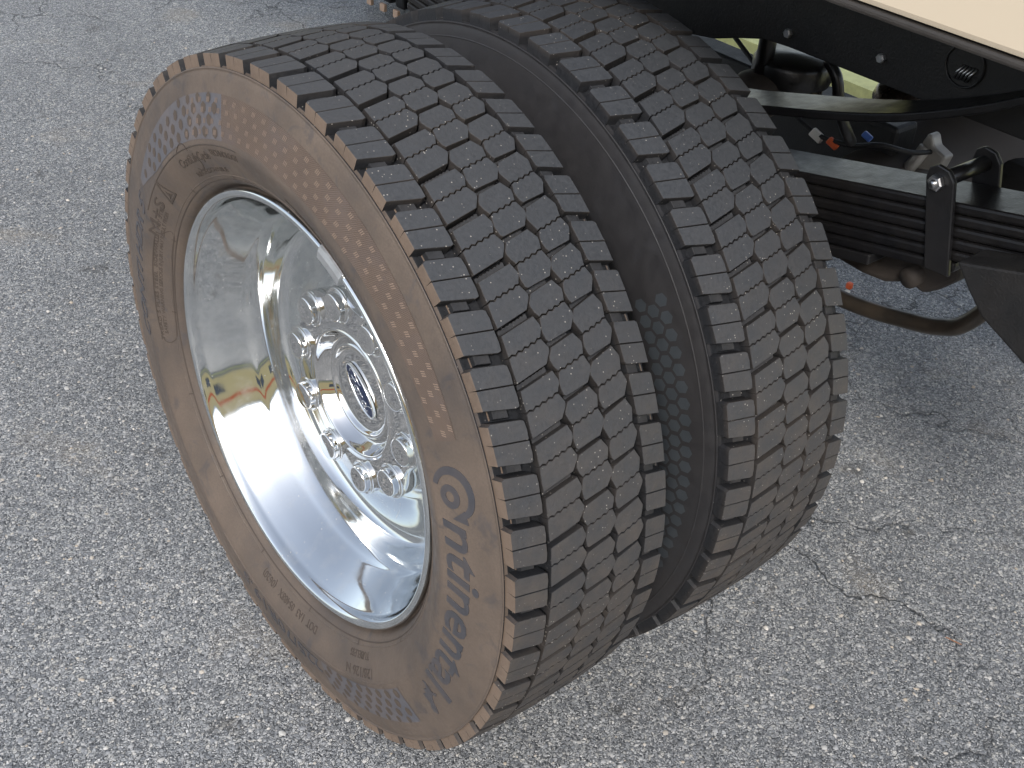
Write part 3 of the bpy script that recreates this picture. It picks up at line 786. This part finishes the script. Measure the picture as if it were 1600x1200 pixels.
# ------------------------------------------------------------------ leaf springs
def leaf_curve(y, off): return .600 + .26 * max(0, -y - .02) ** 1.0 * (1 - .15 * min(1, -y)) + off if y < -.02 else .600 + off
def main_z(y): t = abs(y); return .590 + .105 * t + .36 * t * t if t < .8 else .9
def make_leaf(fn, y0, y1, th, x0=.548, x1=.622, n=26, curve=None):
    v = []; f = []
    for i in range(n + 1):
        y = y0 + (y1 - y0) * i / n; z = fn(y)
        v += [(x0, y, z - th), (x0, y, z), (x1, y, z), (x1, y, z - th)]
    for i in range(n):
        b = i * 4
        for j in range(4): f.append((b + j, b + (j + 1) % 4, b + 4 + (j + 1) % 4, b + 4 + j))
    f.append((0, 3, 2, 1)); f.append((n * 4, n * 4 + 1, n * 4 + 2, n * 4 + 3))
    return v, f
spring = empty('leaf_spring', (.585, 0, .55)); tag(spring, 'black multi-leaf spring pack with clip beside the inner tyre', 'leaf spring')
LO = (.585, 0, .55)
def zmain(y): return .6045 + .243 * (-y) * (.9 + .02) if y < 0 else .6045 + .12 * y
ends = [(-.95, .9), (-.90, .8), (-.78, .66), (-.66, .55), (-.545, .45), (-.44, .36)]
for k, (a, b) in enumerate(ends):
    part('spring_leaf', make_leaf(lambda y, k=k: zmain(y) + .006 - .0134 * k, a, b, .0120), 'leafblack', spring, LO, b=.0034)
part('spring_leaf', make_leaf(lambda y: zmain(y) + .006 - .0134 * 6, -.34, .30, .013), 'black', spring, LO, b=.002)
# rebound clip: plate, strap over the top, bolt and nut
cy, cw_ = -.401, .018
def sheared(y): return zmain(y)
cl = [(-.4405, .628), (-.411, .626), (-.3860, .722), (-.3875, .733), (-.3960, .739), (-.4100, .737), (-.4190, .727)]
part('clip', prism(cl, .006, at=.5405), 'black', spring, LO, b=.0015)
part('clip', prism(cl, .006, at=.6235), 'black', spring, LO, b=.0015)
part('clip_bolt', tube([(.530, cy, zmain(cy) + .0275), (.640, cy, zmain(cy) + .0275)], .0045, 10), 'steel', spring, LO, True)
part('clip_sleeve', tube([(.5468, cy, zmain(cy) + .0275), (.6232, cy, zmain(cy) + .0275)], .0085, 12), 'black', spring, LO, True)
bolt(.5400, cy, zmain(cy) + .0275, .0088, .007, spring, LO, 'steel')
part('worn_tip', box(.5465, .575, -.545, -.470, zmain(-.5) - .0765, zmain(-.5) - .066), 'rust', spring, LO, b=.002)
helper = empty('helper_spring', (.58, 0, .70)); tag(helper, 'single long black helper leaf curving above the spring pack', 'leaf spring')
HO = (.58, 0, .70)
hp = smooth_prof([(.9, 1.0), (.6, .80), (.3, .705), (.1, .678), (-.05, .690), (-.164, .718), (-.283, .752), (-.364, .783), (-.459, .832), (-.60, .925), (-.70, .99)], 4)
hy = np.array([p[0] for p in hp])[::-1]; hz = np.array([p[1] for p in hp])[::-1]
part('spring_leaf', make_leaf(lambda y: float(np.interp(y, hy, hz)), -.66, .85, .0105, .550, .622, 46), 'leafblack', helper, HO, True, b=.002)
sharp_by_angle(helper.children[0], 30)

# ------------------------------------------------------------------ axle and parts under the truck
axle = empty('axle_housing', (1.0, 0, AX)); tag(axle, 'dusty brown axle tube seen behind the leaf spring', 'axle')
XO = (1.0, 0, AX)
v, f = lathe_x(smooth_prof([(.45, .075), (.52, .085), (.56, .082), (.60, .068), (.80, .066), (1.05, .070), (1.16, .10), (1.26, .15), (1.40, .165), (1.55, .14), (1.65, .08), (1.9, .066)], 4), 40)
part('axle_tube', ([(x, y, z + AX) for x, y, z in v], f), 'axle', axle, XO, True)
part('spring_seat', prism([(-.115, .470), (.115, .470), (.105, .518), (-.105, .518)], .09, at=.540), 'brown', axle, XO, b=.004)
for yy in (-.085, .085):
    part('u_bolt', join(tube([(.544, yy, .44), (.544, yy, .66)], .008, 10), tube([(.628, yy, .44), (.628, yy, .66)], .008, 10), tube([(.544, yy, .66), (.628, yy, .66)], .008, 10)), 'black', axle, XO, True)
part('shock_mount', prism([(-.12, .560), (-.244, .546), (-.268, .550), (-.302, .548), (-.334, .551), (-.365, .566), (-.384, .560), (-.402, .574), (-.421, .594), (-.418, .612), (-.30, .605), (-.12, .585)], .05, at=.600), 'brown', axle, XO, b=.006)
part('shock_pin', tube([(.585, -.372, .580), (.665, -.372, .580)], .012, 14), 'brown', axle, XO, True)
bar = mk('sway_bar', [(p[0] - .7, p[1] + .3, p[2] - .47) for p in tube(spline([(.70, .10, .425), (.70, -.05, .432), (.70, -.229, .441), (.70, -.323, .459), (.70, -.365, .472), (.702, -.392, .489), (.71, -.418, .530), (.72, -.45, .60), (.73, -.47, .68)], 8), .0108, 20)[0]], tube(spline([(.70, .10, .425), (.70, -.05, .432), (.70, -.229, .441), (.70, -.323, .459), (.70, -.365, .472), (.702, -.392, .489), (.71, -.418, .530), (.72, -.45, .60), (.73, -.47, .68)], 8), .0108, 20)[1], M['pipe'], None, True)
bar.location = (.7, -.3, .47); tag(bar, 'bent bronze-grey sway bar crossing above the ground behind the inner tyre', 'bar')
plate = mk('hanger_plate', *prism([(-.466 + .5, .672 - .6), (-.487 + .5, .648 - .6), (-.508 + .5, .628 - .6), (-.565 + .5, .602 - .6), (-.70 + .5, .560 - .6), (-.82 + .5, .56 - .6), (-.82 + .5, .76 - .6), (-.60 + .5, .712 - .6), (-.50 + .5, .682 - .6)], .05, at=0), M['blackmatt'])
plate.location = (.5, -.5, .6); bev(plate, .003); tag(plate, 'black sloping hanger plate at the right edge under the spring', 'bracket')
can = empty('air_canister', (.80, 0, .60)); tag(can, 'upright bronze canister with black cap behind the chassis rail', 'canister')
KO = (.80, 0, .60)
def lathe_z(prof, n=32): 
    v, f = lathe_x(prof, n); return [(y, z, x) for x, y, z in v], f
v, f = lathe_z([(.612, .0), (.612, .044), (.616, .046), (.650, .046), (.655, .044)]); part('body', ([(x + .80, y, z) for x, y, z in v], f), 'can', can, KO, True, b=None)
v, f = lathe_z([(.645, .047), (.645, .053), (.650, .055), (.672, .055), (.680, .050), (.682, .0)]); part('cap', ([(x + .80, y, z) for x, y, z in v], f), 'black', can, KO, True)
hose = mk('vent_hose', *tube(spline([(.80, -.055, .69), (.80, -.075, .67), (.805, -.085, .63), (.83, -.09, .59), (.90, -.05, .55)], 6), .008, 10), M['black'], None, True); tag(hose, 'thin black hose running down beside the bronze canister', 'hose')
v, f = lathe_z([(.606, .0), (.606, .038), (.625, .040), (.642, .034), (.647, .0)], 28)
ex = mk('dust_boot', [(x + .93, y - .095, z) for x, y, z in v], f, M['can'], None, True); tag(ex, 'rounded tan-brown boot glimpsed between chassis rail and helper leaf', 'boot')
# connectors on the axle
con = empty('sensor_bracket', (1.15, .0, .50)); tag(con, 'pale grey sensor bracket on the axle tube near the clip', 'bracket')
CO = (1.15, .0, .50)
part('bracket_body', prism([(-.036, .456), (-.045, .481), (-.049, .505), (-.055, .520), (-.063, .517), (-.070, .503), (-.094, .494), (-.088, .470), (-.062, .462)], .025, at=1.09), 'greyp', con, CO, b=.004)
part('clamp', tube([(1.075, -.040, .452), (1.080, -.052, .476), (1.085, -.060, .500)], .010, 10), 'greyp', con, CO, True)

for nm, mt, c, d in (('white_connector', 'white', (1.0, .079, .487), .007), ('orange_connector', 'orange', (1.0, .047, .486), .006), ('blue_connector', 'bluep', (1.0, -.010, .519), .005)):
    o = mk(nm, *box(-d, d, -d * 1.6, d * 1.6, -d, d), M[mt]); o.location = c; o.rotation_euler = (.5, .3, .4); bev(o, .002)
    tag(o, 'small ' + nm.split('_')[0] + ' plug connector behind the helper leaf above the axle', 'connector')
cb = mk('wiring_harness', *tube(spline([(1.0, .30, .60), (1.0, .12, .50), (1.0, .03, .492), (1.01, -.03, .51), (1.05, -.06, .50), (1.12, -.07, .49)], 8), .004, 8), M['blackmatt'], None, True)
tag(cb, 'black wiring harness looping over the axle tube', 'cable')
tw = mk('twig', *tube(spline([(.748, -.480, .0035), (.750, -.490, .004), (.754, -.502, .0035)], 3), .0009, 6), M['twig']); tag(tw, 'tiny reddish twig lying on the asphalt at lower right', 'twig')
scp = empty('plastic_scrap', (1.42, .235, .0)); tag(scp, 'orange and white plastic scrap on the ground beside the inner tyre', 'scrap')
part('orange_piece', ([(x + 1.418, y + .222, z) for x, y, z in box(-.006, .006, -.006, .006, .004, .018)[0]], box(0, 1, 0, 1, 0, 1)[1]), 'orange', scp, (1.42, .235, 0), b=.003)
part('white_piece', ([(x + 1.402, y + .214, z) for x, y, z in box(-.006, .006, -.005, .005, .003, .009)[0]], box(0, 1, 0, 1, 0, 1)[1]), 'white', scp, (1.42, .235, 0), b=.003)
stp = empty('side_step', (1.6, 2.0, .05)); tag(stp, 'dark ribbed step with bright worn edges at the top edge behind the tyres', 'step')
for k in range(5):
    part('tread_plate', box(1.56, 1.66, 1.86 + .07 * k, 1.905 + .07 * k, .035, .12), 'black', stp, (1.6, 2.0, .05), b=.008)
    part('worn_edge', box(1.545, 1.557, 1.87 + .07 * k, 1.895 + .07 * k, .010, .034), 'rust', stp, (1.6, 2.0, .05), b=.003)
part('carrier', box(1.665, 1.72, 1.80, 2.25, .03, .14), 'blackmatt', stp, (1.6, 2.0, .05), b=.006)

bld = empty('low_building', (-6, -11, 0)); tag(bld, 'low tan building with red stripe, mirrored in the polished rim', 'building')
def rot_box(x0, x1, y0, y1, z0, z1):
    v, f = box(x0, x1, y0, y1, z0, z1); a = math.radians(-26); c, s_ = math.cos(a), math.sin(a)
    return [(x * c - y * s_ - 6, x * s_ + y * c - 11, z) for x, y, z in v], f
part('wall', rot_box(-24, 24, -4, 0, .35, 4.6), 'cream', bld, (-6, -11, 0))
part('plinth', rot_box(-24.05, 24.05, -4.05, .05, 0, .35), 'greyp', bld, (-6, -11, 0))
part('stripe', rot_box(-24, 24, .003, .03, 2.9, 3.3), 'orange', bld, (-6, -11, 0))
part('roof_edge', rot_box(-24.2, 24.2, -4.2, .2, 4.603, 4.9), 'white', bld, (-6, -11, 0))
for k in range(6): part('window', rot_box(-20 + 7.4 * k, -17 + 7.4 * k, .003, .05, 1.0, 2.1), 'emblem', bld, (-6, -11, 0))
lawn = mk('lawn', [(x * math.cos(math.radians(-26)) - y * math.sin(math.radians(-26)) - 6, x * math.sin(math.radians(-26)) + y * math.cos(math.radians(-26)) - 11, z) for x, y, z in box(-26, 26, .3, 3.2, 0, .04)[0]], box(0, 1, 0, 1, 0, 1)[1], M['verge']); tag(lawn, kind='structure')

filler = mk('filler_box', *box(-.15, .15, -.55, .15, -.11, .11), M['blackmatt']); filler.location = (1.36, 0, .36); bev(filler, .03, 4); tag(filler, 'dark tank added behind the axle to darken the view under the truck', 'filler')  # made-up box, added to keep the view under the truck dark

cm_ = mk('filler_bar', *box(-.03, .03, -.02, .50, -.09, .075), M['blackmatt']); cm_.location = (1.09, 0, .445); bev(cm_, .008, 2); tag(cm_, 'black filler added to darken the gap behind the helper leaf and plug connectors', 'cross member')  # made-up bar, added to cover bright ground behind the helper leaf with dark
